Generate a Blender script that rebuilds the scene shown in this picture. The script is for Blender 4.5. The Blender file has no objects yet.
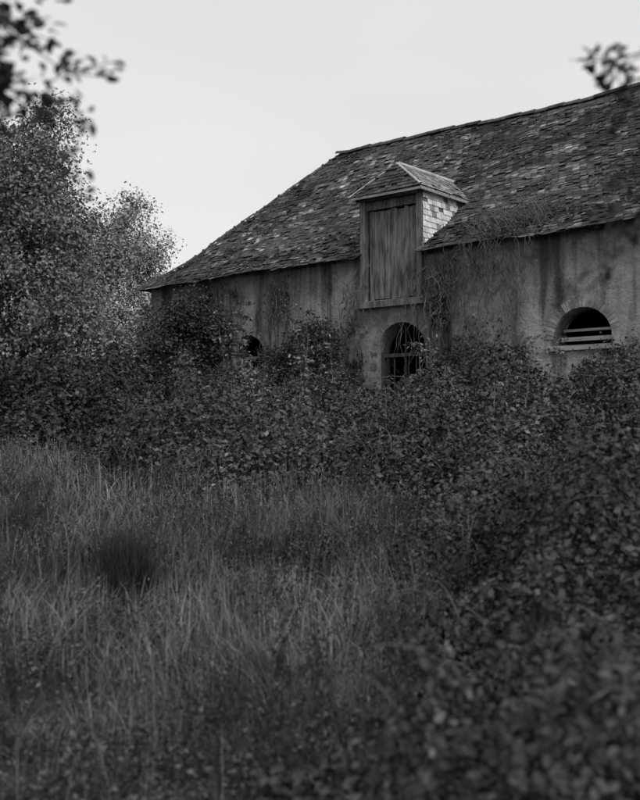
import bpy, bmesh, math, numpy as np, random
from mathutils import Vector
rng=np.random.default_rng(7); random.seed(7)
S=bpy.context.scene
S.view_settings.view_transform='Standard'; S.view_settings.look='None'; S.view_settings.exposure=0
EYE=1.6
# ---------------------------------------------------------------- noise
_T=rng.random((256,256))
def vn(x,y):
    x=np.asarray(x,float);y=np.asarray(y,float)
    xi=np.floor(x).astype(int);yi=np.floor(y).astype(int);fx=x-xi;fy=y-yi
    fx=fx*fx*(3-2*fx);fy=fy*fy*(3-2*fy)
    a=_T[xi%256,yi%256];b=_T[(xi+1)%256,yi%256];c=_T[xi%256,(yi+1)%256];d=_T[(xi+1)%256,(yi+1)%256]
    return (a*(1-fx)+b*fx)*(1-fy)+(c*(1-fx)+d*fx)*fy
def fbm(x,y,o=3):
    r=0;a=.5;f=1
    for i in range(o): r=r+a*vn(x*f+17*i,y*f+31*i);a*=.5;f*=2.1
    return r/(1-.5**o)
def ground(x,y):
    x=np.asarray(x,float);y=np.asarray(y,float)
    r=np.clip(y-3,0,21)*.07
    return r+ (fbm(x*.5,y*.5,2)-.5)*.2*np.exp(-(np.hypot(x,y)/60)**2)
# ---------------------------------------------------------------- materials
def N(nt,t,**k):
    n=nt.nodes.new(t)
    for a,b in k.items(): setattr(n,a,b)
    return n
def newmat(name):
    m=bpy.data.materials.new(name);m.use_nodes=True
    nt=m.node_tree;nt.nodes.clear();o=N(nt,'ShaderNodeOutputMaterial');return m,nt,o
def leafmat(name,base,trans=.0,rough=.5,spec=.35):
    m,nt,o=newmat(name);L=nt.links
    at=N(nt,'ShaderNodeAttribute',attribute_name='shade')
    mu=N(nt,'ShaderNodeMath',operation='MULTIPLY');mu.inputs[1].default_value=base
    L.new(at.outputs['Fac'],mu.inputs[0])
    if spec>0:
        p=N(nt,'ShaderNodeBsdfPrincipled');p.inputs['Roughness'].default_value=rough
        p.inputs['Specular IOR Level'].default_value=spec;L.new(mu.outputs[0],p.inputs['Base Color'])
    else:
        p=N(nt,'ShaderNodeBsdfDiffuse');L.new(mu.outputs[0],p.inputs['Color'])
    L.new(p.outputs[0],o.inputs[0])
    return m
def noisemat(name,c1,c2,scale=(3,3,3),rough=.9,bump=.3,bscale=25,dist=.02,attr=False,lo=.35,hi=.65,spec=.2):
    m,nt,o=newmat(name);L=nt.links
    tc=N(nt,'ShaderNodeTexCoord');mp=N(nt,'ShaderNodeMapping');mp.inputs['Scale'].default_value=scale
    L.new(tc.outputs['Object'],mp.inputs[0])
    n=N(nt,'ShaderNodeTexNoise');n.inputs['Scale'].default_value=1;n.inputs['Detail'].default_value=4;n.inputs['Roughness'].default_value=.65
    L.new(mp.outputs[0],n.inputs['Vector'])
    mr=N(nt,'ShaderNodeMapRange');mr.inputs[1].default_value=lo;mr.inputs[2].default_value=hi;mr.inputs[3].default_value=c1;mr.inputs[4].default_value=c2
    L.new(n.outputs[0],mr.inputs[0]);src=mr.outputs[0]
    if attr:
        at=N(nt,'ShaderNodeAttribute',attribute_name='shade');mu=N(nt,'ShaderNodeMath',operation='MULTIPLY')
        L.new(src,mu.inputs[0]);L.new(at.outputs['Fac'],mu.inputs[1]);src=mu.outputs[0]
    p=N(nt,'ShaderNodeBsdfPrincipled');p.inputs['Roughness'].default_value=rough;p.inputs['Specular IOR Level'].default_value=spec
    L.new(src,p.inputs['Base Color'])
    if bump>0:
        n2=N(nt,'ShaderNodeTexNoise');n2.inputs['Scale'].default_value=bscale;n2.inputs['Detail'].default_value=2
        L.new(tc.outputs['Object'],n2.inputs['Vector'])
        b=N(nt,'ShaderNodeBump');b.inputs['Strength'].default_value=bump;b.inputs['Distance'].default_value=dist
        L.new(n2.outputs[0],b.inputs['Height']);L.new(b.outputs[0],p.inputs['Normal'])
    L.new(p.outputs[0],o.inputs[0]);return m
def plastermat():
    m,nt,o=newmat('lime_render');L=nt.links
    tc=N(nt,'ShaderNodeTexCoord')
    def noi(sc,det,lo,hi,a,b,r=.6,off=0):
        mp=N(nt,'ShaderNodeMapping');mp.inputs['Scale'].default_value=sc;mp.inputs['Location'].default_value=(off,off,off);L.new(tc.outputs['Object'],mp.inputs[0])
        n=N(nt,'ShaderNodeTexNoise');n.inputs['Scale'].default_value=1;n.inputs['Detail'].default_value=det;n.inputs['Roughness'].default_value=r
        L.new(mp.outputs[0],n.inputs['Vector'])
        mr=N(nt,'ShaderNodeMapRange');mr.inputs[1].default_value=lo;mr.inputs[2].default_value=hi;mr.inputs[3].default_value=a;mr.inputs[4].default_value=b
        L.new(n.outputs[0],mr.inputs[0]);return mr.outputs[0]
    def mul(a,b):
        q=N(nt,'ShaderNodeMath',operation='MULTIPLY');L.new(a,q.inputs[0]);L.new(b,q.inputs[1]);return q.outputs[0]
    base=noi((.7,.7,.9),8,.35,.65,.42,.70,.72)
    streak=noi((1.5,1.5,.16),6,.38,.49,.28,1.0,.6,3)
    drip=noi((4.2,4.2,.7),6,.36,.50,.76,1.0,.72,9)
    patch=noi((.8,.8,1.0),8,.54,.58,1.0,.60,.78,5)
    speck=noi((15,15,15),4,.38,.5,.70,1.0,.75)
    c=mul(mul(mul(mul(base,streak),drip),patch),speck)
    p=N(nt,'ShaderNodeBsdfPrincipled');p.inputs['Roughness'].default_value=.95;p.inputs['Specular IOR Level'].default_value=.1
    L.new(c,p.inputs['Base Color'])
    h=noi((4,4,4),7,.3,.7,0,1,.78)
    b=N(nt,'ShaderNodeBump');b.inputs['Strength'].default_value=1;b.inputs['Distance'].default_value=.12
    L.new(h,b.inputs['Height']);L.new(b.outputs[0],p.inputs['Normal']);L.new(p.outputs[0],o.inputs[0]);return m
M_plaster=plastermat()
M_slate=noisemat('slate',.5,1.2,(5,5,5),.8,0,30,.01,attr=True,spec=.2)
M_slate_under=noisemat('roof_boarding',.02,.05,(3,3,3),bump=0)
M_white=noisemat('whitewashed_slate',.6,.98,(5,5,5),.8,0,30,.01,attr=True)
M_wood=noisemat('weathered_wood',.055,.23,(11,11,1.6),.85,.6,40,.015)
M_woodH=noisemat('weathered_beam',.2,.42,(1.2,14,14),.85,.5,40,.01)
M_darkwood=noisemat('dark_wood',.03,.09,(14,14,1.5),.85,.3,40,.01)
M_brick=noisemat('arch_brick',.14,.30,(6,6,6),.9,.6,25,.02,attr=True)
M_bark=noisemat('bark',.025,.06,(6,6,1.5),.9,0)
M_stem=noisemat('dry_stem',.08,.20,(6,6,6),.9,0)
M_ground=noisemat('earth',.02,.05,(1.5,1.5,1.5),1,0)
# ---------------------------------------------------------------- mesh helpers
def mkmesh(name,V,F,mat,parent=None,shade=None,smooth=False):
    me=bpy.data.meshes.new(name)
    V=np.asarray(V,np.float32)
    if isinstance(F,np.ndarray):
        k=F.shape[1];n=len(F)
        me.vertices.add(len(V));me.vertices.foreach_set('co',V.ravel())
        me.loops.add(n*k);me.loops.foreach_set('vertex_index',F.ravel().astype(np.int32))
        me.polygons.add(n);me.polygons.foreach_set('loop_start',np.arange(0,n*k,k,dtype=np.int32))
        me.update(calc_edges=True)
    else:
        me.from_pydata([tuple(v) for v in V],[],F);me.update()
    if shade is not None:
        a=me.attributes.new('shade','FLOAT','POINT');a.data.foreach_set('value',np.asarray(shade,np.float32))
    if smooth: me.polygons.foreach_set('use_smooth',np.ones(len(me.polygons),bool))
    me.materials.append(mat)
    o=bpy.data.objects.new(name,me);S.collection.objects.link(o)
    if parent: o.parent=parent
    return o
def empty(name,loc=(0,0,0),rz=0):
    e=bpy.data.objects.new(name,None);e.location=loc;e.rotation_euler=(0,0,rz);S.collection.objects.link(e);return e
def unit(v): return v/np.maximum(np.linalg.norm(v,axis=-1,keepdims=True),1e-9)
def leaves(name,P,Nr,size,shade,mat,parent=None,aspect=.62,detail=True):
    n=len(P);Nr=unit(Nr);r=rng.normal(size=(n,3));T=unit(r-(r*Nr).sum(1,keepdims=True)*Nr);B=np.cross(Nr,T)
    sz=size[:,None];w=sz*aspect*.5;f=w*rng.uniform(.1,.6,(n,1))
    if detail:
        V=np.stack([P-T*sz*.5,P-T*sz*.18+B*w*.9+Nr*f,P+T*sz*.2+B*w*.75+Nr*f,P+T*sz*.5-Nr*f*.5,P+T*sz*.2-B*w*.75+Nr*f,P-T*sz*.18-B*w*.9+Nr*f],1)
        b=np.arange(n)[:,None]*6
        F=np.concatenate([b+np.array([0,3,2,1]),b+np.array([0,5,4,3])],0);k=6
    else:
        V=np.stack([P-T*sz*.5,P+B*w+Nr*f,P+T*sz*.5,P-B*w+Nr*f],1)
        b=np.arange(n)[:,None]*4;F=np.concatenate([b+np.array([0,2,1]),b+np.array([0,3,2])],0);k=4
    return mkmesh(name,V.reshape(-1,3),F,mat,parent,np.repeat(shade,k))
def tubes(name,paths,mat,parent=None,sides=5):
    Vs=[];Fs=[];off=0
    for pts,rad in paths:
        pts=np.asarray(pts,float);rad=np.broadcast_to(np.asarray(rad,float),(len(pts),))
        d=unit(np.gradient(pts,axis=0));up=np.array([.31,.17,.93]);a=unit(np.cross(d,up)+1e-6);b=np.cross(d,a)
        sd_=3 if rad.max()<.015 else sides
        an=np.linspace(0,2*np.pi,sd_,endpoint=False)
        ring=pts[:,None]+rad[:,None,None]*(a[:,None]*np.cos(an)[None,:,None]+b[:,None]*np.sin(an)[None,:,None])
        Vs.append(ring.reshape(-1,3));m=len(pts)
        i=np.arange(m-1)[:,None]*sd_;j=np.arange(sd_)[None];j2=(j+1)%sd_
        F=np.stack([i+j,i+j2,i+sd_+j2,i+sd_+j],-1).reshape(-1,4)+off
        Fs.append(F);off+=m*sd_
    return mkmesh(name,np.concatenate(Vs),np.concatenate(Fs),mat,parent,smooth=True)
def boxes(name,bs,mat,parent=None,shade=None):
    V=[];F=[];SH=[]
    for i,b in enumerate(bs):
        x0,x1,y0,y1,z0,z1=b[:6];o=len(V)
        V+=[(x0,y0,z0),(x1,y0,z0),(x1,y1,z0),(x0,y1,z0),(x0,y0,z1),(x1,y0,z1),(x1,y1,z1),(x0,y1,z1)]
        F+=[[o,o+3,o+2,o+1],[o+4,o+5,o+6,o+7],[o,o+1,o+5,o+4],[o+1,o+2,o+6,o+5],[o+2,o+3,o+7,o+6],[o+3,o,o+4,o+7]]
        SH+=[shade[i] if shade is not None else 1]*8
    V=np.array(V)
    return mkmesh(name,V,F,mat,parent,SH)
def wob(n,amp): 
    w=rng.normal(size=(n,3)).cumsum(0)*amp;return w-w[0]
# ================================================================ BARN
A=math.atan2(-.638,.770)
barn=empty('stone_barn',(-4.747,27.37,EYE),A)
ca,sa=math.cos(A),math.sin(A)
def B2W(s,t,z): return np.stack([-4.747+ca*s-sa*t,27.37+sa*s+ca*t,EYE+z],-1)
SE=20.0;WR=5.3;ZR=8.09;D2=9.9
def prof(w):
    return np.where(w<1.1,3.8+.62*w,4.482+(w-1.1)*(ZR-4.482)/(WR-1.1))
def sag(s,w): return -.03*np.sin(np.clip((s-2)/16,0,1)*np.pi)*np.clip(w/WR,0,1)+(fbm(s*.5+5,w*.6,2)-.5)*.16
def Rf(s,w): return np.stack([s+0*w,w-.35+0*s,prof(w)+sag(s,w)],-1)
def Rb(s,w): return np.stack([s+0*w,D2+.35-w+0*s,prof(w)+sag(s,w)],-1)
HR=.519
def Rh(v,w):
    return np.stack([w*HR+0*v,v+0*w,prof(w)+sag(w*HR,w)*1.0],-1)
ds0,ds1=7.42,9.08
def tiles(name,R,lo,hi,skip=None,flip=False,mat=M_slate,TW=.165,dw=.082):
    V=[];F=[];SH=[]
    w=0;row=0
    while w<WR-.02:
        a=lo(w)+( TW/2 if row%2 else 0);b=hi(w)
        cnt=max(1,int((b-a)/TW));
        s=a+np.arange(cnt)*TW
        wd=TW-rng.uniform(.003,.010,cnt)
        s=s+rng.normal(0,.006,cnt)
        keep=np.ones(cnt,bool)
        if skip is not None: keep&=~skip(s+.1,w+dw*.5)
        holes=fbm(s*1.3+9,np.full(cnt,w*2.5),3)
        near=np.exp(-((s-9.9)/1.3)**2-((w-1.2)/1.0)**2)*.06+np.exp(-((s-7.)/.6)**2)*.03
        keep&=~((holes+near>.66)&(rng.random(cnt)<.55))
        keep&=rng.random(cnt)>.012
        s=s[keep];wd=wd[keep];n=len(s)
        if n:
            slip=np.where(rng.random(n)<.11,rng.uniform(-.075,0,n),0)+rng.normal(0,.009,n)
            w0=w-.006+slip*1.0;w1=w+dw*1.3+slip
            tw=rng.normal(0,.011,n)
            p00=R(s,w0+tw);p10=R(s+wd,w0-tw);p11=R(s+wd,np.minimum(w1,WR));p01=R(s,np.minimum(w1,WR))
            lift=.030+np.abs(rng.normal(0,.011,n))+np.where(rng.random(n)<.06,.03,0);lb=.012
            for q,l in ((p00,lift),(p10,lift),(p11,lb),(p01,lb)): q[:,2]+=l
            e0=p00.copy();e1=p10.copy();e0[:,2]-=.012;e1[:,2]-=.012
            o=len(SH)
            V.append(np.stack([p00,p10,p11,p01,e0,e1],1).reshape(-1,3))
            bi=o+np.arange(n)[:,None]*6
            F.append(bi+np.array([0,1,2,3]));F.append(bi+np.array([4,5,1,0]))
            pn=fbm(s*.7,np.full(n,w*1.1),3);pl=fbm(s*1.9+40,np.full(n,w*6.0),3)
            c=.098*(.4+1.2*pn)*rng.uniform(.84,1.16,n)
            li=(pl>.61)&(rng.random(n)<.75);c=np.where(li,c*rng.uniform(1.5,3.4,n),c)
            dk=fbm(s*1.4+90,np.full(n,w*3.),3)>.62;c=np.where(dk,c*.55,c)
            c=np.where(rng.random(n)<.02,c*2.2,c)
            SH+=list(np.repeat(c,6))
        w+=dw;row+=1
    return mkmesh(name,np.concatenate(V),np.concatenate(F),mat,barn,SH)
def dskip(s,w): return (s>ds0)&(s<ds1)&(prof(w)<5.22)
tiles('roof_slates_front',Rf,lambda w:w*HR,lambda w:SE+.3,dskip)
tiles('roof_slates_back',Rb,lambda w:w*HR,lambda w:SE+.3,TW=.25,dw=.13)
tiles('roof_slates_hip',Rh,lambda w:-.35+w,lambda w:D2+.35-w,TW=.2,dw=.1)
def sheet(name,R,lo,hi,skip=None,n1=160,n2=60):
    V=[];
    ww=np.linspace(0.02,WR,n2)
    for w in ww:
        a,b=lo(w),hi(w);s=np.linspace(a,b,n1);V.append(R(s,np.full(n1,w)))
    V=np.stack(V);F=[]
    for i in range(n2-1):
        for j in range(n1-1):
            if skip is not None:
                s=lo(ww[i])+(hi(ww[i])-lo(ww[i]))*(j+.5)/(n1-1)
                if skip(np.array([s]),np.array([ww[i]]))[0]: continue
            F.append([i*n1+j,i*n1+j+1,(i+1)*n1+j+1,(i+1)*n1+j])
    return mkmesh(name,V.reshape(-1,3),F,M_slate_under,barn)
sheet('roof_boards_front',Rf,lambda w:w*HR,lambda w:SE+.28,dskip)
sheet('roof_boards_back',Rb,lambda w:w*HR,lambda w:SE+.28,n1=40,n2=20)
sheet('roof_boards_hip',Rh,lambda w:-.35+w,lambda w:D2+.35-w,n1=40,n2=20)
V=[];F=[];SH=[]
def ridgetile(p,q,r=.11,up0=0):
    p=np.array(p);q=np.array(q);d=(q-p)/np.linalg.norm(q-p);sd=np.cross(d,[0,0,1]);sd/=np.linalg.norm(sd);up=np.cross(sd,d)
    o=len(V);c=.09*rng.uniform(.7,1.5);rise=rng.uniform(0,.03)
    for e,pp in ((0,p),(1,q)):
        for an in np.linspace(-.15,np.pi+.15,7):
            rr=r*(1.14 if e else 1.0);V.append(pp+sd*math.cos(an)*rr*1.2+up*(math.sin(an)*rr*.8+rise-.02+up0*(1-e)));SH.append(c)
    for k in range(6): F.append([o+k,o+k+1,o+8+k,o+7+k])
s=WR*HR;fst=True
while s<SE+.2:
    a=Rf(np.array([s]),np.array([WR]))[0];b=Rf(np.array([s+.42]),np.array([WR]))[0];ridgetile(a,b,up0=.07 if fst else 0);s+=.40;fst=False
for wtop in np.arange(0.0,WR,.3):
    a=Rf(np.array([wtop*HR]),np.array([wtop]))[0];b=Rf(np.array([(wtop+.3)*HR]),np.array([wtop+.3]))[0];ridgetile(a+[0,0,.02],b+[0,0,.02],.05)
mkmesh('ridge_tiles',V,F,M_slate,barn,SH)
m=5200;ss=rng.uniform(.5,16,m);ww=rng.uniform(.05,5.1,m);k=(ss>ww*HR+.1)&(fbm(ss*1.2+63,ww*1.6,3)>.57)&~dskip(ss,ww);ss=ss[k];ww=ww[k]
P=Rf(ss,ww)+np.array([0,0,.05])
leaves('roof_moss',P,rng.normal(0,.25,P.shape)+[0,-.65,.75],rng.uniform(.04,.12,len(P)),rng.uniform(.7,2.6,len(P)),leafmat('moss',.05,0,.5,0),barn,.8,True)
rb=[]
for s in np.arange(.5,SE,.55):
    if ds0-.1<s<ds1+.1 or rng.random()<.35: continue
    s=s+rng.normal(0,.05);zz=(fbm(s*.5+5,0,2)-.5)*.16;l=rng.uniform(-.27,-.12)
    rb.append((s-.035,s+.035,l,-.003,3.74+zz+(l+.33)*.6,3.80+zz+(l+.33)*.6))
boxes('rafter_tails',rb,M_darkwood,barn)
wall=boxes('wall_front',[(.2,SE,0,.5,-2.2,3.93)],M_plaster)
def arch_prism(s,z0,r,zs,t0,t1,sy=1.0):
    pts=[(s-r,z0),(s+r,z0)]+[(s+r*math.cos(a),zs+sy*r*math.sin(a)) for a in np.linspace(0,math.pi,17)]
    n=len(pts);V=[(x,t0,z) for x,z in pts]+[(x,t1,z) for x,z in pts]
    F=[list(range(n)),list(range(2*n-1,n-1,-1))]+[[i,i+n,(i+1)%n+n,(i+1)%n] for i in range(n)]
    return V,F
cut=[arch_prism(3.83,1.55,.56,1.80,-.3,.9),arch_prism(8.48,-.2,.65,1.72,-.3,.9),arch_prism(12.72,1.63,.60,1.77,-.3,.9),arch_prism(17.0,1.63,.60,1.77,-.3,.9)]
V=[(ds0+.12,-.3,2.9),(ds1-.12,-.3,2.9),(ds1-.12,.9,2.9),(ds0+.12,.9,2.9),(ds0+.12,-.3,4.5),(ds1-.12,-.3,4.5),(ds1-.12,.9,4.5),(ds0+.12,.9,4.5)]
cut.append((V,[[0,3,2,1],[4,5,6,7],[0,1,5,4],[1,2,6,5],[2,3,7,6],[3,0,4,7]]))
for V,F in cut:
    c=mkmesh('cutter',np.array(V),F,M_plaster)
    bm=bmesh.new();bm.from_mesh(c.data);bmesh.ops.recalc_face_normals(bm,faces=bm.faces);bm.to_mesh(c.data);bm.free()
    md=wall.modifiers.new('b','BOOLEAN');md.operation='DIFFERENCE';md.object=c;md.solver='EXACT'
    dg=bpy.context.evaluated_depsgraph_get();nm=bpy.data.meshes.new_from_object(wall.evaluated_get(dg));wall.modifiers.clear();wall.data=nm
    bpy.data.objects.remove(c)
wall.parent=barn
boxes('wall_back',[(.2,SE,D2-.5,D2,-2.2,3.93)],M_plaster,barn)
boxes('wall_end',[(.203,.7,.5,D2-.5,-2.2,3.93)],M_plaster,barn)
V=[(SE-.5,.5,-2.2),(SE-.5,D2-.5,-2.2),(SE-.5,D2-.5,4.2),(SE-.5,D2/2,7.8),(SE-.5,.5,4.2)];V+=[(SE,y,z) for _,y,z in V]
mkmesh('wall_gable',V,[[0,1,2,3,4],[9,8,7,6,5],[0,5,6,1],[1,6,7,2],[2,7,8,3],[3,8,9,4],[4,9,5,0]],M_plaster,barn)
boxes('loft_floor',[(.7,SE-.5,.5,D2-.5,2.6,2.72)],M_darkwood,barn)
boxes('barn_floor',[(.7,SE-.5,.5,D2-.5,-.4,-.2)],M_darkwood,barn)
V=[];F=[];SH=[]
def ring(s,zs,r,wd,n,cc=1.,a0=0,a1=math.pi):
    for i in range(n):
        b0=a0+(a1-a0)*(i+.05+rng.uniform(0,.05))/n;b1=a0+(a1-a0)*(i+.95-rng.uniform(0,.05))/n
        if rng.random()<.14: continue
        pr=-.004-rng.uniform(0,.010);c=rng.uniform(.75,1.35)*cc;w2=wd*rng.uniform(.6,1.1)
        o=len(V)
        for t in (pr,.1):
            for (rr,a) in ((r+.004,b0),(r+w2,b0),(r+w2,b1),(r+.004,b1)): V.append((s+rr*math.cos(a),t,zs+rr*math.sin(a)));SH.append(c)
        F.extend([[o,o+1,o+2,o+3],[o+7,o+6,o+5,o+4]]+[[o+k,o+4+k,o+4+(k+1)%4,o+(k+1)%4] for k in range(4)])
ring(12.72,1.77,.60,.22,26);ring(17.0,1.77,.60,.22,26);ring(3.83,1.80,.56,.2,22);ring(8.48,1.72,.65,.2,26,.8)
mkmesh('arch_voussoirs',V,F,M_brick,barn,SH)
qb=[];qs=[]
for sd in (-1,1):
    z=-.3;i=0
    while z<1.68:
        h=rng.uniform(.10,.2);w=rng.uniform(.26,.36) if i%2 else rng.uniform(.14,.22)
        x0=8.48+sd*(.654);x1=8.48+sd*(.65+w)
        if rng.random()>.15: qb.append((min(x0,x1),max(x0,x1),-.004-rng.uniform(0,.010),.1,z+.008,z+h));qs.append(rng.uniform(.5,1.15))
        z+=h+.004;i+=1
boxes('door_quoins',qb,M_brick,barn,qs)
boxes('window_lintel_beams',[(12.0,13.5,-.06,.3,1.545,1.64),(3.15,4.5,-.05,.3,1.45,1.56)],M_woodH,barn)
boxes('window_boards',[(12.15,13.3,.22,.26,1.74,1.82),(12.2,13.3,.27,.3,1.93,1.98),(3.3,4.35,.2,.24,1.75,1.84)],M_woodH,barn)
db=[(7.84,7.92,.15,.25,-.2,1.75),(9.04,9.12,.15,.25,-.2,1.75),(7.92,9.04,.14,.24,1.62,1.70),(8.46,8.5,.17,.2,.2,2.3)]
for x in (8.16,8.75): db.append((x,x+.025,.17,.2,.2,1.62))
db.append((7.92,9.04,.16,.21,1.02,1.07))
for k in range(7): 
    x=7.93+k*.158;db.append((x,x+.148,.21,.24,-.2,.35+rng.uniform(-.1,.1)))
boxes('arched_door',db,M_darkwood,barn)
fr=[(ds0,ds0+.14,-.10,.10,2.86,5.12),(ds1-.14,ds1,-.10,.10,2.86,5.12),(ds0-.02,ds1+.02,-.14,.12,5.12,5.26),(ds0-.06,ds1+.06,-.18,.3,2.72,2.86),
    (ds0+.14,ds1-.14,-.05,.1,4.92,5.10)]
boxes('dormer_frame',fr,M_wood,barn)
V=[];F=[];x=ds0+.2
while x<ds1-.28:
    w=rng.uniform(.10,.2);w=min(w,ds1-.16-x);j=rng.normal(0,.006);t0=rng.uniform(-.012,.012);zb=2.87+rng.uniform(0,.06);zt=4.90-rng.uniform(0,.05);g2=.004+rng.uniform(0,.010)
    o=len(V)
    for (a,z) in ((x,zb),(x+w-g2,zb+rng.normal(0,.01)),(x+w-g2+j,zt),(x+j,zt+rng.normal(0,.02))):
        V.append((a,t0,z));V.append((a,t0+.035,z))
    F+=[[o,o+2,o+4,o+6],[o+7,o+5,o+3,o+1],[o,o+1,o+3,o+2],[o+2,o+3,o+5,o+4],[o+4,o+5,o+7,o+6],[o+6,o+7,o+1,o]];x+=w
mkmesh('loft_door',V,F,M_wood,barn)
boxes('loft_door_ledges',[(ds0+.22,ds1-.2,.052,.08,3.15,3.27),(ds0+.22,ds1-.2,.052,.08,4.5,4.62)],M_wood,barn)
def wz(z): return np.interp(z,prof(np.linspace(0,WR,200)),np.linspace(0,WR,200))
for nm,sx,mt,sg in (('dormer_cheek',ds1,M_white,1),('dormer_cheek_far',ds0,M_slate,-1)):
    V=[];F=[];SH=[]
    z=3.9;row=0
    while z<5.24:
        tmax=wz(z+.05)-.35+.05;t=-.08
        first=True
        while t<tmax:
            w=.18 if not(first and row%2) else .09;first=False
            te=min(t+w,tmax)
            if rng.random()>.05:
                o=len(V);c=rng.uniform(.75,1.0) if sg>0 else .08*rng.uniform(.7,1.4)
                if sg>0 and rng.random()<.12:c*=.4
                x0=sx+sg*.035;x1=sx+sg*.012;j=rng.normal(0,.01)
                V+=[(x0,t,z+j),(x0,te-.008,z-j),(x1,te-.008,z+.16),(x1,t,z+.16),(x0-sg*.012,t,z+j),(x0-sg*.012,te-.008,z-j)];SH+=[c]*6
                F+=[[o,o+1,o+2,o+3],[o,o+1,o+5,o+4]]
            t+=w
        z+=.125;row+=1
    mkmesh(nm,V,F,mt,barn,SH)
    xs=(sx-.02,sx+.008) if sg>0 else (sx-.008,sx+.02)
    tb=wz(5.22)-.35
    pv=[(-.05,3.75),(0,3.75),(tb,5.2),(tb,5.26),(-.05,5.26)]
    mkmesh(nm+'_board',[(xs[0],a,b) for a,b in pv]+[(xs[1],a,b) for a,b in pv],[[0,1,2,3,4],[9,8,7,6,5]]+[[i,i+5,(i+1)%5+5,(i+1)%5] for i in range(5)],M_wood,barn)
ZD=5.93;ze=5.24;sm=(ds0+ds1)/2;tf=-.34;ta=.16;ov=.14
tb=wz(ZD)-.35+.08;tE=wz(ze)-.35+.05
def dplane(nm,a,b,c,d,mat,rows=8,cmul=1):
    a,b,c,d=map(np.array,(a,b,c,d));V=[];F=[];SH=[]
    nrm=np.cross(b-a,d-a);nrm=nrm/np.linalg.norm(nrm);nrm=nrm if nrm[2]>0 else -nrm
    def P(u,v): return (a*(1-u)+b*u)*(1-v)+(d*(1-u)+c*u)*v
    for r in range(rows):
        v0=r/rows-.01;v1=min(1,(r+1.2)/rows)
        L=np.linalg.norm(P(1,v0)-P(0,v0));n=max(1,int(L/.17))
        for k in range(n):
            if rng.random()<.10: continue
            j=rng.normal(0,.015)
            u0=(k+.02)/n;u1=(k+.98)/n;o=len(V)
            V.extend([P(u0,v0+j)+nrm*.035,P(u1,v0-j)+nrm*.035,P(u1,v1)+nrm*.012,P(u0,v1)+nrm*.012,P(u0,v0+j)+nrm*.018,P(u1,v0-j)+nrm*.018])
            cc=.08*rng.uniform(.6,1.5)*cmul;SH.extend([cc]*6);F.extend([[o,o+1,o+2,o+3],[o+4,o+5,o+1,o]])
    mkmesh(nm,V,F,mat,barn,SH)
    mkmesh(nm+'_board',[a,b,c,d],[[0,1,2,3]],M_slate_under,barn)
ap=(sm,ta,ZD)
dplane('dormer_roof_front',(ds0-ov,tf,ze-.06),(ds1+ov,tf,ze-.03),(sm+.01,ta,ZD),(sm-.01,ta,ZD),M_slate,9)
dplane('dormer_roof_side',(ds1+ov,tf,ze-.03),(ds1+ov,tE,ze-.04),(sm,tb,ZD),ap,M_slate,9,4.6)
dplane('dormer_roof_far_side',(ds0-ov,tf,ze-.06),(ds0-ov,tE,ze-.04),(sm,tb,ZD),ap,M_slate)
tubes('dormer_ridge',[([ap,(sm,tb,ZD+.02)],.055),([(ds1+ov,tf,ze),ap],.03),([(ds0-ov,tf,ze-.03),ap],.02)],M_white,barn,6)
mm=bpy.data.objects['dormer_ridge'].data;at=mm.attributes.new('shade','FLOAT','POINT');at.data.foreach_set('value',np.full(len(mm.vertices),.6,np.float32))
boxes('dormer_fascia',[(ds1+ov-.02,ds1+ov+.012,tf,tE-.1,ze-.11,ze-.045),(ds0-ov+.01,ds1+ov-.03,tf-.012,tf+.02,ze-.11,ze-.055)],M_woodH,barn)
# ================================================================ GROUND
gx=np.concatenate([-np.geomspace(400,12,18),np.linspace(-11,11,90),np.geomspace(12,400,18)])
gy=np.concatenate([-np.geomspace(100,2,10),np.linspace(-1.5,30,120),np.geomspace(32,600,18)])
X,Y=np.meshgrid(gx,gy);Z=ground(X,Y);n1=len(gx);n2=len(gy)
i=np.arange(n2-1)[:,None]*n1+np.arange(n1-1)[None];F=np.stack([i,i+1,i+n1+1,i+n1],-1).reshape(-1,4)
mkmesh('ground',np.stack([X,Y,Z],-1).reshape(-1,3),F,M_ground,smooth=True)
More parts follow.
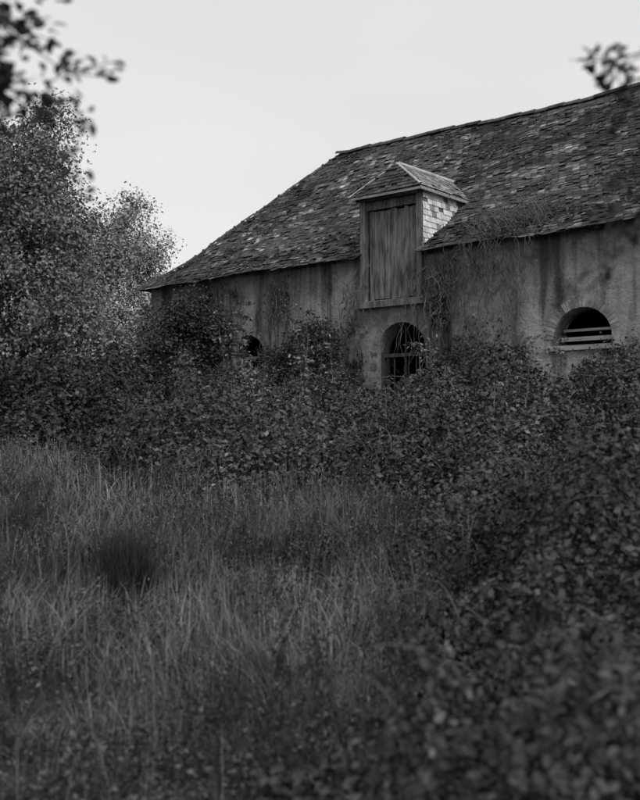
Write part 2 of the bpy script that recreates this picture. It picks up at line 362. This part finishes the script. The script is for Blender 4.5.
# ================================================================ BRAMBLES
def mound(ms,na=1.,nf=1.):
    def h(x,y):
        r=np.zeros_like(x)-1
        wx=x+(fbm(x*.9+7,y*.9,2)-.5)*1.1*na*.6;wy=y+(fbm(x*.9,y*.9+77,2)-.5)*1.4*na*.6
        for cx,cy,rx,ry,hh in ms:
            q=1-((wx-cx)/rx)**2-((wy-cy)/ry)**2
            r=np.maximum(r,np.where(q>0,hh*np.sqrt(np.clip(q,0,1)),-1))
        nz=(fbm(x*1.1*nf+3,y*1.1*nf,2)-.5)*.9+(fbm(x*2.9*nf,y*2.9*nf+8,2)-.5)*.85
        return np.where(r>0,r+na*nz*np.clip(r*1.4,0.1,1),-1)
    return h
def inbarn(P):
    dx=P[:,0]+4.747;dy=P[:,1]-27.37
    t=-sa*dx+ca*dy;s=ca*dx+sa*dy
    return (t>-.02)&(s>.1)
def bramble(name,ms,dens,size,mat,shade=(.6,1.4),detail=True,canes=60,depth=.16,csize=1.,na=1.,nf=1.,nl=14,fill=.12):
    h=mound(ms,na,nf);e=.06
    x0=min(m[0]-m[2] for m in ms)-.5;x1=max(m[0]+m[2] for m in ms)+.5;y0=min(m[1]-m[3] for m in ms)-.5;y1=max(m[1]+m[3] for m in ms)+.5
    n=int((x1-x0)*(y1-y0)*dens*2.2)
    x=rng.uniform(x0,x1,n);y=rng.uniform(y0,y1,n);H=h(x,y);k=H>.03;x=x[k];y=y[k];H=H[k]
    gxx=(h(x+e,y)-h(x-e,y))/(2*e);gyy=(h(x,y+e)-h(x,y-e))/(2*e)
    gxx=np.clip(gxx,-4,4);gyy=np.clip(gyy,-4,4)
    tf_=fbm(x*6/csize**.5,y*6/csize**.5,2)
    w=np.sqrt(1+gxx**2+gyy**2);k=rng.random(len(x))<w/2.2*np.clip(tf_*2.2,.35,1.3);x,y,H,gxx,gyy,tf_=x[k],y[k],H[k],gxx[k],gyy[k],tf_[k]
    z=H+(tf_-.5)*.42*csize-rng.exponential(depth,len(x))*(rng.random(len(x))<.7)+rng.normal(0,.05*csize,len(x))
    z=np.where(rng.random(len(x))<fill,H*rng.random(len(x)),z)
    z=np.maximum(z,rng.uniform(.02,.1,len(x)))
    P=np.stack([x,y,ground(x,y)+z],1)
    nr=unit(np.stack([-gxx,-gyy,np.ones_like(x)],1))+rng.normal(0,.8,(len(x),3))+np.array([0,0,.3])
    k=~inbarn(P);P=P[k];nr=nr[k];n=len(P)
    cl=fbm(P[:,0]*1.7+50,P[:,1]*1.7,2)
    sh=rng.uniform(shade[0],shade[1],n)*(.3+1.3*cl);sh=np.where(rng.random(n)<.09,sh*1.9,sh)
    par=empty(name)
    leaves('leaves',P,nr,size*rng.uniform(.4,1.35,n),sh,mat,par,.62,detail)
    pa=[];LP=[];LN=[]
    idx=rng.integers(0,n,canes)
    for i in idx:
        p=P[i].copy();d=unit(np.array([rng.normal(),rng.normal(),rng.uniform(.6,2.2)]));L=rng.uniform(.4,1.35)*csize
        tt=np.linspace(0,1,7)[:,None];pts=p+d*L*tt+np.array([0,0,-1])*(tt**2)*L*.6-d*.15*csize
        pa.append((pts,np.linspace(.007,.002,7)*csize))
        for q in range(nl):
            u=rng.uniform(.1,1);b=p+d*L*u+np.array([0,0,-1])*(u*u)*L*.6-d*.15*csize
            LP.append(b+rng.normal(0,.04*csize,3));LN.append(rng.normal(0,.6,3)+[0,0,1])
    pa=[q for q in pa if not inbarn(q[0]).any()]
    if pa: tubes('canes',pa,M_stem,par,4)
    LP=np.array(LP);LN=np.array(LN);k=~inbarn(LP);LP=LP[k];LN=LN[k]
    leaves('cane_leaves',LP,LN,size*rng.uniform(.5,1.0,len(LP)),rng.uniform(.8,2.0,len(LP)),mat,par,.6,detail)
    return h
M_br=leafmat('bramble_leaf',.07,0,.5,.25)
M_brn=leafmat('bramble_leaf_near',.047,0,.5,.3)
M_dk=leafmat('undergrowth_leaf',.058,0,.55,0)
M_treeL=leafmat('tree_leaf_light',.33,0,.5,0)
M_treeD=leafmat('tree_leaf_dark',.23,0,.5,0)
M_over=leafmat('overhang_leaf',.08,0,.5,0)
M_ivy=leafmat('ivy_leaf',.055,0,.4,.3)
M_elder=leafmat('elder_leaf',.19,0,.5,0)
M_grass=leafmat('grass_blade',.122,0,.6,0)
M_weed=leafmat('weed_leaf',.085,0,.6,0)
ms1=[(-.4,16.6,2.6,2.6,1.05),(-1.9,15.2,1.3,1.6,.9),(-.9,14.0,1.3,1.2,.75),(.5,14.6,1.5,1.5,.8),(1.4,16.5,1.7,2.8,1.15),(2.2,17.4,1.3,1.8,1.35),(3.0,17.6,.9,1.4,1.9),(3.6,17.4,.8,1.2,1.5),(4.3,16.2,1.3,1.6,1.35),
     (5.3,15.6,1.6,2.0,1.7),(7.2,15,2,2.5,1.8),(3.0,13.8,2.6,2.3,.95),(5.0,12.4,2.6,2.4,1.2),(-.3,20.5,2.5,2.2,1.1),(-2.2,22.2,1.7,2.0,1.4),(2.2,19.5,1.8,1.6,.8),(1.6,13.0,1.3,1.2,.6),
     (-3.0,17.2,1.2,1.6,.6),(2.5,11.0,1.6,1.5,.5),(4.4,10.8,2,1.6,.8)]
h1=bramble('bramble_thicket',ms1,950,.08,M_br,canes=850,csize=1.0,detail=False,depth=.2,nl=11)
ms2=[(-5.4,19.8,1.8,2.2,1.7),(-4.1,19.4,1.4,1.7,1.25),(-4.7,20.8,1.5,1.5,1.8),(-7.8,19,2.2,2.3,1.9),(-3.4,21,1.3,1.6,1.6),(-10.5,18,2.5,3,2.2),(-6.2,22.6,3,2.4,2.3),(-5.2,24.4,1.6,1.8,2.0),(-9.5,22.5,3,2,2.5),(-8.5,27,3.6,1.8,2.6),(-13,24,3,3,2.5)]
h2=bramble('hedge_undergrowth',ms2,700,.095,M_dk,canes=260,detail=False,na=.6,fill=.42)
bramble('hedge_row',[(-14,38,4,1.6,3.6),(-9,37.5,4,1.6,3.4),(-5.5,38,3,1.5,3.2),(-20,38,4,2,3.6)],190,.30,M_dk,canes=40,detail=False,na=.5,fill=.75)
ms3=[(2.4,6.2,1.6,1.7,1.22),(1.5,4.9,1.1,1.1,.72),(3.6,7.9,1.9,2.0,1.2),(3.3,5.6,1.5,1.8,1.3),(1.25,7.6,.9,1.1,.5),(2.2,8.3,1.3,1.3,.9),(4.6,7,1.6,2,1.5),(3.0,9.6,1.6,1.3,.9)]
h3=bramble('bramble_bush',ms3,2200,.048,M_brn,canes=600,csize=.7,na=.85,nf=1.3,detail=False,depth=.22,nl=11)
ms4=[(.75,2.5,.42,.4,.95),(1.2,2.5,.5,.5,.97),(.35,2.75,.4,.4,.72),(1.7,2.9,.6,.6,.95),(1.0,3.4,.8,.7,.7),(.1,3.2,.45,.5,.4),(1.9,3.7,.9,.8,.8)]
h4=bramble('bramble_clump',ms4,3600,.036,M_brn,canes=320,depth=.15,csize=.4,na=.5,nf=2.2,nl=9)
# ================================================================ TREES / SHRUBS
def tree(name,base,crown,rad,nl,ncl,nleaf,size,mat,lr=(.28,.42),sig=.2,trunk=.16,shade=(.6,1.4),detail=False,lobes=None):
    base=np.array(base,float);crown=np.array(crown,float);rad=np.array(rad,float)
    par=empty(name)
    if lobes is None:
        v=unit(rng.normal(size=(nl,3)))*rng.uniform(.35,.9,(nl,1));C=crown+v*rad;R=rng.uniform(lr[0],lr[1],nl)[:,None]*rad
    else:
        C=np.array([l[:3] for l in lobes]);R=np.array([[l[3]]*3 for l in lobes]);nl=len(C)
    pa=[]
    m=10;tt=np.linspace(0,1,m)[:,None];tr=base+(crown-base)*tt+wob(m,.05)
    pa.append((tr,np.linspace(trunk,trunk*.3,m)))
    P=[];Nn=[];SH=[]
    for c,r in zip(C,R):
        u=rng.uniform(.35,.9);st=tr[int(u*(m-1))]
        k=8;t2=np.linspace(0,1,k)[:,None];limb=st+(c-st)*t2+wob(k,.05)+np.array([0,0,.3])*np.sin(t2*np.pi)
        pa.append((limb,np.linspace(trunk*.3,trunk*.08,k)))
        cc=c+unit(rng.normal(size=(ncl,3)))*(rng.uniform(.35,1.18,(ncl,1))**.6)*r
        for q in cc:
            st=limb[rng.integers(4,k)];t3=np.linspace(0,1,4)[:,None]
            pa.append((st+(q-st)*t3+wob(4,.04),np.linspace(trunk*.06,.004,4)))
            P.append(q+rng.normal(0,1,(nleaf,3))*sig*np.array([1,1,.75])*rng.uniform(.6,1.4));
            Nn.append(unit((q-c)[None])*.6+rng.normal(0,.6,(nleaf,3))+[0,0,.5]);SH.append(np.full(nleaf,rng.uniform(.65,1.35)))
    P=np.concatenate(P);Nn=np.concatenate(Nn);SH=np.concatenate(SH);k=~inbarn(P)|(P[:,1]>60);P=P[k];Nn=Nn[k];SH=SH[k];n=len(P)
    tubes('trunk_and_limbs',pa,M_bark,par,5)
    leaves('leaves',P,Nn,size*rng.uniform(.6,1.3,n),SH*rng.uniform(shade[0],shade[1],n),mat,par,.6,detail)
    return par
g=lambda x,y:float(ground(x,y))
tree('oak_tree',(-7.0,21.5,g(-7,21.5)),(-6.5,21.8,5.4),(2.4,2.0,3.3),26,38,46,.088,M_treeD,lr=(.18,.34),trunk=.13)
tree('birch_tree',(-6.6,31,1.4),(-6.1,31,5.5),(2.5,2.3,3.3),24,38,48,.10,M_treeL,lr=(.18,.34),trunk=.12)
tree('birch_tree',(-9.4,28,1.4),(-8.9,28,5.9),(2.7,2.5,4.4),20,38,46,.11,M_treeL)
tree('willow_tree',(-5.7,25.6,1.4),(-5.5,25.8,3.7),(.95,1.1,1.9),12,32,50,.085,M_treeL,sig=.16,trunk=.08)
tree('hazel_bush',(-7.2,23.6,1.4),(-6.9,23.6,3.5),(2.1,1.4,1.7),16,34,50,.09,M_treeL,sig=.18,trunk=.08)
tree('oak_tree',(-12.5,24,1.3),(-12.5,24,6),(3.2,3,4),14,24,36,.15,M_treeD)
def BW(s,t,z): return tuple(B2W(np.array(s),np.array(t),np.array(z)))
lob=[(*BW(2.4,-1.5,.9),1.25),(*BW(1.4,-1.6,.5),1.0),(*BW(3.4,-1.9,.4),.9),(*BW(2.2,-1.1,2.1),.85),(*BW(1.6,-1.1,1.5),.75),(*BW(3.0,-1.1,1.5),.6),(*BW(2.6,-.7,2.9),.5),(*BW(2.1,-.8,2.7),.35),(*BW(4.1,-2.3,.2),.8),(*BW(3.2,-.6,2.5),.3)]
tree('ivy_shrub',BW(2.4,-.9,-.4),BW(2.4,-.9,1.6),(1,1,1),8,58,60,.078,M_ivy,sig=.17,trunk=.08,lobes=lob,shade=(.4,1.6))
lob=[(*BW(5.9,-1.4,.9),.75),(*BW(6.9,-1.3,.8),.65),(*BW(6.2,-.9,1.5),.6),(*BW(5.3,-1.2,.6),.6),(*BW(6.8,-.8,1.7),.42),(*BW(5.6,-.8,1.5),.35),(*BW(6.6,-.7,2.1),.3)]
tree('bramble_shrub',BW(6.1,-.9,-.4),BW(6.1,-.9,.9),(1,1,1),4,42,46,.073,M_dk,sig=.18,trunk=.05,lobes=lob)
lob=[(*BW(14.6,-.9,.9),.75),(*BW(15.6,-.9,1.1),.8),(*BW(13.6,-.9,.5),.6),(*BW(10.8,-.9,.6),.7),(*BW(10.0,-.8,.5),.55),(*BW(10.2,-.6,1.2),.35),(*BW(13.7,-.7,1.1),.4)]
tree('wall_shrub',BW(14.3,-.7,-.4),BW(14.3,-.7,.8),(1,1,1),4,40,44,.073,M_dk,sig=.17,trunk=.05,lobes=lob)
def wallivy(name,pts,mat,size=.07):
    par=empty(name);P=[];pa=[]
    for (s,z,rs,rz,n) in pts:
        a=rng.normal(0,1,(n,2))*.5;ss=s+a[:,0]*rs;zz=z+a[:,1]*rz
        k=(fbm(ss*2.2,zz*2.2,2)>.45)&(zz<3.72);ss=ss[k];zz=zz[k]
        P.append(B2W(ss,-rng.uniform(.03,.2,len(ss)),zz))
        for _ in range(7):
            s0=s+rng.normal(0,.35)*rs;m=14;zt=np.linspace(-.4,min(z+rz*rng.uniform(.3,1),3.7),m)
            q=B2W(s0+rng.normal(0,.05,m).cumsum(),np.full(m,-.03),zt);pa.append((q,np.linspace(.018,.004,m)))
    P=np.concatenate(P);n=len(P);fn=np.array([sa,-ca,0.3])
    tubes('stems',pa,M_bark,par,4)
    leaves('leaves',P,fn+rng.normal(0,.5,(n,3)),size*rng.uniform(.6,1.3,n),rng.uniform(.5,1.5,n),mat,par,.8,False)
wallivy('climbing_ivy',[(2.6,2.9,.5,.8,1700),(3.0,3.3,.6,.3,700),(1.6,2.2,.6,.8,900),(3.0,2.0,.5,.8,900),(6.0,1.4,.8,1.0,700),(9.6,2.0,.45,1.6,2200),(10.3,1.2,.9,1.1,1800),(7.2,1.5,.3,1.2,800),(9.45,3.0,.35,.9,1100),(11.4,1.0,.5,.9,600),(5.0,3.1,.4,.6,300)],M_ivy)
def sapling(name,base,H,ns,mat,size=.11,spread=.25,dens=34):
    par=empty(name);base=np.array(base);pa=[];P=[];Nn=[]
    for i in range(ns):
        h=H*rng.uniform(.6,1.0);m=12;tt=np.linspace(0,1,m)[:,None]
        d=np.array([rng.normal(0,spread),rng.normal(0,spread*.6),1]);pts=base+rng.normal(0,.12,3)*[1,1,0]+d*h*tt+wob(m,.02);pa.append((pts,np.linspace(.02,.004,m)))
        for j in range(dens):
            u=rng.uniform(.25,1);p=pts[min(m-1,int(u*m))];a=rng.uniform(0,6.28);L=rng.uniform(.15,.35)*(1.2-u*.6)
            dr=np.array([math.cos(a),math.sin(a),rng.uniform(0,.5)]);q=p+dr*L
            pa.append(([p,(p+q)/2+[0,0,.02],q-[0,0,.04]],[.004,.003,.002]))
            for k in range(6):
                v=rng.uniform(.3,1.05);P.append(p+dr*L*v+rng.normal(0,.03,3)-[0,0,.04*v]);Nn.append(rng.normal(0,.45,3)+[0,0,1])
    P=np.array(P);Nn=np.array(Nn);k=~inbarn(P);P=P[k];Nn=Nn[k];n=len(P)
    tubes('stems',pa,M_stem,par,4);leaves('leaves',P,Nn,size*rng.uniform(.6,1.2,n),rng.uniform(.6,1.5,n),mat,par,.5)
for a in ((BW(5.1,-1.8,-.5),3.5,5,M_elder,.12,.10),(BW(7.0,-1.6,-.4),3.2,5,M_elder,.11,.10),(BW(4.3,-2.8,-.5),2.2,5,M_elder,.11,.2),(BW(5.6,-2.8,-.5),2.1,5,M_elder,.11,.2),
          (BW(7.6,-1.0,-.3),2.2,3,M_elder,.09,.08),(BW(9.8,-1.0,-.3),2.4,3,M_elder,.09,.12),((-2.0,14.6,g(-2,14.6)),1.3,4,M_elder,.08,.2),((3.2,16.2,g(3.2,16.2)),2.3,4,M_elder,.08,.2),
          ((.9,13.6,g(.9,13.6)),1.5,4,M_weed,.08,.2),((-.4,16.0,g(-.4,16)),1.9,4,M_elder,.08,.2),((1.7,17.5,g(1.7,17.5)),1.9,3,M_weed,.08,.2),((4.6,15.0,g(4.6,15)),2.0,4,M_weed,.08,.2),((-1.2,17.8,g(-1.2,17.8)),2.0,4,M_weed,.09,.2)):
    sapling('elder_sapling',*a)
par=empty('dead_vines');pa=[]
def bp(s,t,z): return B2W(np.asarray(s,float),np.asarray(t,float),np.asarray(z,float))
for i in range(140):
    s0=rng.choice([9.3,9.5,9.7,10.2,11.1,7.2,4.9,9.4,9.3,3.5,10.6])+rng.normal(0,.28);m=14
    z1=3.75-rng.uniform(0,.5);z0=z1-rng.uniform(.5,3.0)
    ss=s0+rng.normal(0,.07,m).cumsum();pa.append((bp(ss,-.05-np.abs(rng.normal(0,.05,m).cumsum()),np.linspace(z1,z0,m)),np.linspace(.011,.003,m)))
for i in range(190):
    s0=rng.normal(11.2,.42);w0=rng.uniform(0,1.0);m=8;a=rng.uniform(-1.2,1.2)
    L=rng.uniform(.3,1.1);tt=np.linspace(0,1,m)
    pa.append((bp(s0+math.sin(a)*L*tt+rng.normal(0,.02,m).cumsum(),w0-.35-.15*tt,prof(np.full(m,w0))+.04+L*.65*np.sin(tt*2.6)*rng.uniform(.2,1)),np.linspace(.008,.003,m)))
for i in range(40):
    s0=rng.normal(11.0,.5);m=12;pa.append((bp(s0+rng.normal(0,.05,m).cumsum(),np.linspace(-.42,-.5,m),np.linspace(3.95,3.95-rng.uniform(.3,1.3),m)),np.linspace(.007,.002,m)))
tubes('stems',pa,M_stem,par,4)
m=900;ss=rng.normal(11.1,.4,m);ww=rng.uniform(-.1,.9,m)
leaves('leaves',bp(ss,ww-.4,prof(np.maximum(ww,0))+rng.uniform(.03,.25,m)),rng.normal(0,.6,(m,3))+[0,0,1],.06*rng.uniform(.6,1.3,m),rng.uniform(.3,1.0,m),M_elder,par)
# ================================================================ GRASS
def blades(name,X,Y,L,W,bend,shade,mat,parent=None,lean=None,seg=3):
    n=len(X);a=rng.uniform(0,2*np.pi,n);d=np.stack([np.cos(a),np.sin(a)],1)
    if lean is not None: d=unit(d*.8+lean)
    sd=np.stack([-d[:,1],d[:,0],0*a],1)
    tw=rng.uniform(-1,1,(n,1));sd=unit(sd+np.concatenate([d*tw,0*tw],1))
    z0=ground(X,Y);V=[]
    for k in range(seg+1):
        u=k/seg;ang=bend*(.25+.75*u)
        hx=L*u*np.sin(ang*.8);hz=L*u*np.cos(ang*.8)
        c=np.stack([X+d[:,0]*hx,Y+d[:,1]*hx,z0+np.maximum(hz,.015)],1)
        ww=(W*(1-u**1.6)*.5+.0004)[:,None]
        V+= [c-sd*ww,c+sd*ww]
    V=np.stack(V,1).reshape(-1,3);b=np.arange(n)[:,None]*(2*(seg+1))
    F=np.concatenate([b+np.array([2*k,2*k+1,2*k+3,2*k+2]) for k in range(seg)],0)
    return mkmesh(name,V,F,mat,parent,np.repeat(shade,2*(seg+1)))
def hb(x,y): return np.maximum(np.maximum(h1(x,y),h2(x,y)),np.maximum(h3(x,y),h4(x,y)))
meadow=empty('meadow_grass')
def scat(n,y0,y1,half,pw=1.0,lim=.3):
    y=y0+(y1-y0)*rng.random(n)**pw;x=rng.uniform(-1,1,n)*(y*half+.8);k=hb(x,y)<lim;return x[k],y[k]
def tall(x,y): return np.clip((fbm(x*.45+21,y*.45,2)-.35)*2.6,0.15,1.15)
for nm,n,y0,y1,L0,W0 in (('grass_near',44000,1.6,6.0,.28,.005),('grass_mid',72000,5.5,11,.36,.0085),('grass_far',48000,10.5,18,.40,.016)):
    x,y=scat(n,y0,y1,.38);m=len(x)
    cn=fbm(x*1.6,y*1.6,3);keep=rng.random(m)<np.clip((cn-.25)*2.4,.12,1);x=x[keep];y=y[keep];cn=cn[keep];m=len(x)
    an=fbm(x*1.1+11,y*1.1,2)*14;lean=np.stack([np.cos(an),np.sin(an)],1)*.5
    L=L0*(.3+.9*cn+.5*tall(x,y))*rng.uniform(.45,1.35,m);bend=np.abs(rng.normal(1.1,.8,m))
    sh=np.clip(-.25+2.5*fbm(x*.8+70,y*.8,3),.25,2)*rng.uniform(.35,1.7,m)
    blades(nm,x,y,L,np.full(m,W0)*rng.uniform(.5,1.4,m),bend,sh,M_grass,meadow,lean)
x,y=scat(17000,2.5,17,.38);t_=tall(x,y);k=rng.random(len(x))<t_*.8;x=x[k];y=y[k];m=len(x)
blades('seed_stalks',x,y,rng.uniform(.35,.85,m)*(.5+.6*tall(x,y)),.002+.0003*y,np.abs(rng.normal(.35,.3,m)),rng.uniform(.9,2.3,m),M_grass,meadow,None)
x,y=scat(11000,3,17,.38,lim=.2);k=rng.random(len(x))<tall(x,y);x=x[k];y=y[k];hh=rng.uniform(.25,.65,len(x))*(.5+.5*tall(x,y))
P=np.stack([x,y,ground(x,y)+hh],1);P=np.repeat(P,4,0)+rng.normal(0,1,(len(P)*4,3))*[.02,.02,.04]
leaves('seed_heads',P,rng.normal(size=P.shape),.018+.0008*P[:,1],rng.uniform(.9,2.2,len(P)),M_grass,meadow,.4,False)
n=14000;x=np.concatenate([rng.uniform(-16,-3,n),rng.uniform(4,16,n//2)]);y=rng.uniform(0,17,len(x));k=(np.abs(x)>y*.38+.7)&(hb(x,y)<.3);x=x[k];y=y[k];m=len(x)
blades('grass_side',x,y,rng.uniform(.2,.6,m),np.full(m,.04),np.abs(rng.normal(.9,.5,m)),rng.uniform(.4,1.3,m),M_grass,meadow,None,3)
weeds=empty('low_weeds');P=[];Nn=[];SZ=[];SHd=[]
for i in range(2100):
    y=2.2+13*rng.random()**1.1;x=rng.uniform(-1,.9)*(y*.38+.5)
    if hb(np.array([x]),np.array([y]))[0]>.3 or fbm(x*.8+31,y*.8,2)<.42: continue
    r=rng.uniform(.08,.28);m=int(24+r*140);hgt=rng.uniform(.08,.48)
    a=rng.normal(0,.5,(m,2))*r;u=rng.random(m)**.6
    P.append(np.stack([x+a[:,0],y+a[:,1],ground(x,y)+u*hgt*(1-.5*np.hypot(a[:,0],a[:,1])/r)],1));Nn.append(rng.normal(0,.5,(m,3))+[0,0,.9]);SZ.append(rng.uniform(.018,.045,m)*(.8+.04*y));SHd.append(rng.uniform(.4,1.5,m)*rng.uniform(.4,1.5))
P=np.concatenate(P);leaves('leaves',P,np.concatenate(Nn),np.concatenate(SZ),np.concatenate(SHd),M_weed,weeds,.55,False)
def tuft(name,cx,cy,n,L,r,sh):
    a=rng.uniform(0,2*np.pi,n);q=r*np.sqrt(rng.random(n));x=cx+q*np.cos(a);y=cy+q*np.sin(a)
    blades(name,x,y,L*rng.uniform(.5,1.1,n),np.full(n,.007),np.abs(rng.normal(.28,.28,n)),rng.uniform(.4,1.6,n)*sh,M_grass)
tuft('rush_tuft',-1.38,7.1,1000,.62,.16,.42)
tuft('rush_tuft',-2.9,9.6,300,.45,.15,.5)
def weed(name,cx,cy,H,n):
    par=empty(name);pa=[];P=[]
    for i in range(n):
        b=np.array([cx+rng.normal(0,.1),cy+rng.normal(0,.1),0]);b[2]=ground(b[0],b[1]);m=8;tt=np.linspace(0,1,m)[:,None]
        h=H*rng.uniform(.6,1.05);d=np.array([rng.normal(0,.15),rng.normal(0,.15),1]);pts=b+d*h*tt+wob(m,.01);pa.append((pts,np.linspace(.005,.002,m)))
        for k in range(70):
            u=rng.uniform(.45,1);p=b+d*h*u;P.append(p+rng.normal(0,.025,3))
        for k in range(4):
            u=rng.uniform(.4,.8);p=b+d*h*u;q=p+np.array([rng.normal(0,.1),rng.normal(0,.1),.16]);pa.append(([p,(p+q)/2,q],[.003,.002,.0015]))
            for _ in range(20): P.append(p+(q-p)*rng.uniform(.2,1.1)+rng.normal(0,.012,3))
    P=np.array(P);tubes('stems',pa,M_darkwood,par,4);leaves('seeds',P,rng.normal(size=P.shape),.018*rng.uniform(.6,1.3,len(P)),rng.uniform(.4,1.2,len(P)),M_dk,par,.7,False)
for cx,cy,H,n in ((-2.5,8.4,.8,5),(.75,9.2,.8,4),(-.75,8.6,.7,3),(-1.35,4.6,.65,6),(-.35,6.2,.7,5),(-2.0,5.9,.6,3),(-3.1,10.5,.8,5),(.2,11,.9,4),(-1.9,12,.8,4),(.35,5.2,.85,6),(-.5,4.2,.6,5),(.0,3.6,.7,6),(-.1,4.6,.75,5),(.5,4.2,.8,5),(.75,6.4,.85,5),(-.1,8.2,.8,4),(.5,7.4,.9,5)):
    weed('dock_weed',cx,cy,H,n)
# ================================================================ OVERHANGING TREES NEAR CAMERA
def overhang(name,base,top,twigs,mat,size=.05):
    par=empty(name);base=np.array(base,float);top=np.array(top,float);m=12;tt=np.linspace(0,1,m)[:,None]
    tr=base+(top-base)*tt+wob(m,.02);pa=[(tr,np.linspace(.11,.05,m))];P=[];Nn=[]
    for st,en,nl in twigs:
        s0=tr[int(st*(m-1))];en=np.array(en,float);k=12;t2=np.linspace(0,1,k)[:,None]
        lm=s0+(en-s0)*t2+wob(k,.008)*t2*(1-t2)*3+np.array([0,0,.12])*np.sin(t2*np.pi);pa.append((lm,np.linspace(.012,.002,k)))
        for j in range(nl):
            u=rng.uniform(.6,1.0);i=min(k-1,int(u*k));p=lm[i];dr=unit(en-s0)*.5+rng.normal(0,.5,3);q=p+unit(dr)*rng.uniform(.05,.16)
            pa.append(([p,(p+q)/2,q],[.003,.002,.0015]))
            for _ in range(9): P.append(p+(q-p)*rng.uniform(.2,1.1)+rng.normal(0,.018,3));Nn.append(rng.normal(0,.6,3)+[0,0,.8])
    P=np.array(P);tubes('trunk_and_branches',pa,M_bark,par,6)
    leaves('leaves',P,np.array(Nn),size*rng.uniform(.6,1.25,len(P)),rng.uniform(.5,1.2,len(P)),mat,par,.58)
overhang('overhanging_tree',(-2.6,2.6,0),(-2.3,2.7,4.6),[(.8,(-.66,2.6,2.53),20),(.7,(-.74,2.6,2.43),22),(.85,(-.80,2.5,2.62),30),(.9,(-.80,2.6,2.74),14),(.6,(-.64,2.6,2.31),8),(.65,(-.80,2.4,2.45),26),(.75,(-.86,2.5,2.52),24)],M_over,.038)
overhang('overhanging_tree',(2.3,2.6,0),(2.1,2.7,4.4),[(.65,(.77,2.6,2.56),16),(.6,(.83,2.7,2.46),12),(.55,(.81,2.6,2.2),18),(.52,(.82,2.6,2.08),16)],M_over,.036)
par=empty('distant_trees');P=[];pa=[]
for i in range(46):
    a=math.radians(rng.uniform(-75,75));r=rng.uniform(75,110);c=np.array([math.sin(a)*r,math.cos(a)*r,1.5]);H=rng.uniform(5,8)
    if a>-.25 : H*=.8
    for j in range(14): 
        q=c+[rng.normal(0,2.6),rng.normal(0,2),rng.uniform(.3,H)];P.append(q+rng.normal(0,1,(30,3))*[.9,.9,.7])
    pa.append(([c,c+[0,0,H*.8]],[.3,.1]))
P=np.concatenate(P);tubes('trunks',pa,M_bark,par,5);leaves('leaves',P,rng.normal(size=P.shape)+[0,0,.6],.6*rng.uniform(.6,1.3,len(P)),rng.uniform(.6,1.3,len(P)),M_dk,par,.7,False)
# ================================================================ LIGHT
el=math.radians(38);sd=np.array([.5,-.85]);sd/=np.linalg.norm(sd)
d=np.array([sd[0]*math.cos(el),sd[1]*math.cos(el),math.sin(el)])
w=bpy.data.worlds.new('World');S.world=w;w.use_nodes=True;nt=w.node_tree;nt.nodes.clear()
sky=nt.nodes.new('ShaderNodeTexSky');sky.sky_type='NISHITA';sky.sun_disc=False;sky.sun_elevation=el;sky.sun_rotation=math.atan2(d[0],d[1])
bw=nt.nodes.new('ShaderNodeRGBToBW');mx=nt.nodes.new('ShaderNodeMix');mx.data_type='FLOAT'
tc=nt.nodes.new('ShaderNodeTexCoord');mp=nt.nodes.new('ShaderNodeMapping');mp.inputs['Scale'].default_value=(1.2,1.2,4)
no=nt.nodes.new('ShaderNodeTexNoise');no.inputs['Scale'].default_value=1.3;no.inputs['Detail'].default_value=2
mr=nt.nodes.new('ShaderNodeMapRange');mr.inputs[1].default_value=.3;mr.inputs[2].default_value=.7;mr.inputs[3].default_value=7.8;mr.inputs[4].default_value=8.9
bg=nt.nodes.new('ShaderNodeBackground');bg.inputs['Strength'].default_value=.1;out=nt.nodes.new('ShaderNodeOutputWorld')
L=nt.links;L.new(sky.outputs[0],bw.inputs[0]);L.new(tc.outputs['Generated'],mp.inputs[0]);L.new(mp.outputs[0],no.inputs['Vector']);L.new(no.outputs[0],mr.inputs[0])
mx.inputs[0].default_value=.88;L.new(bw.outputs[0],mx.inputs[2]);L.new(mr.outputs[0],mx.inputs[3]);L.new(mx.outputs[0],bg.inputs[0]);L.new(bg.outputs[0],out.inputs[0])
sl=bpy.data.lights.new('sun','SUN');sl.energy=1.5;sl.angle=math.radians(14);so=bpy.data.objects.new('sun',sl);S.collection.objects.link(so)
so.rotation_euler=Vector(d).to_track_quat('Z','Y').to_euler();so.location=(10,-10,20)
# ================================================================ CAMERA
cam=bpy.data.cameras.new('camera');co=bpy.data.objects.new('camera',cam);S.collection.objects.link(co);S.camera=co
co.location=(0,0,EYE);co.rotation_euler=(math.radians(90),0,0)
cam.sensor_fit='VERTICAL';cam.sensor_height=24;cam.lens=30;cam.shift_y=.0375;cam.clip_end=2000;cam.clip_start=.05
cam.dof.use_dof=True;cam.dof.focus_distance=20;cam.dof.aperture_fstop=1.5
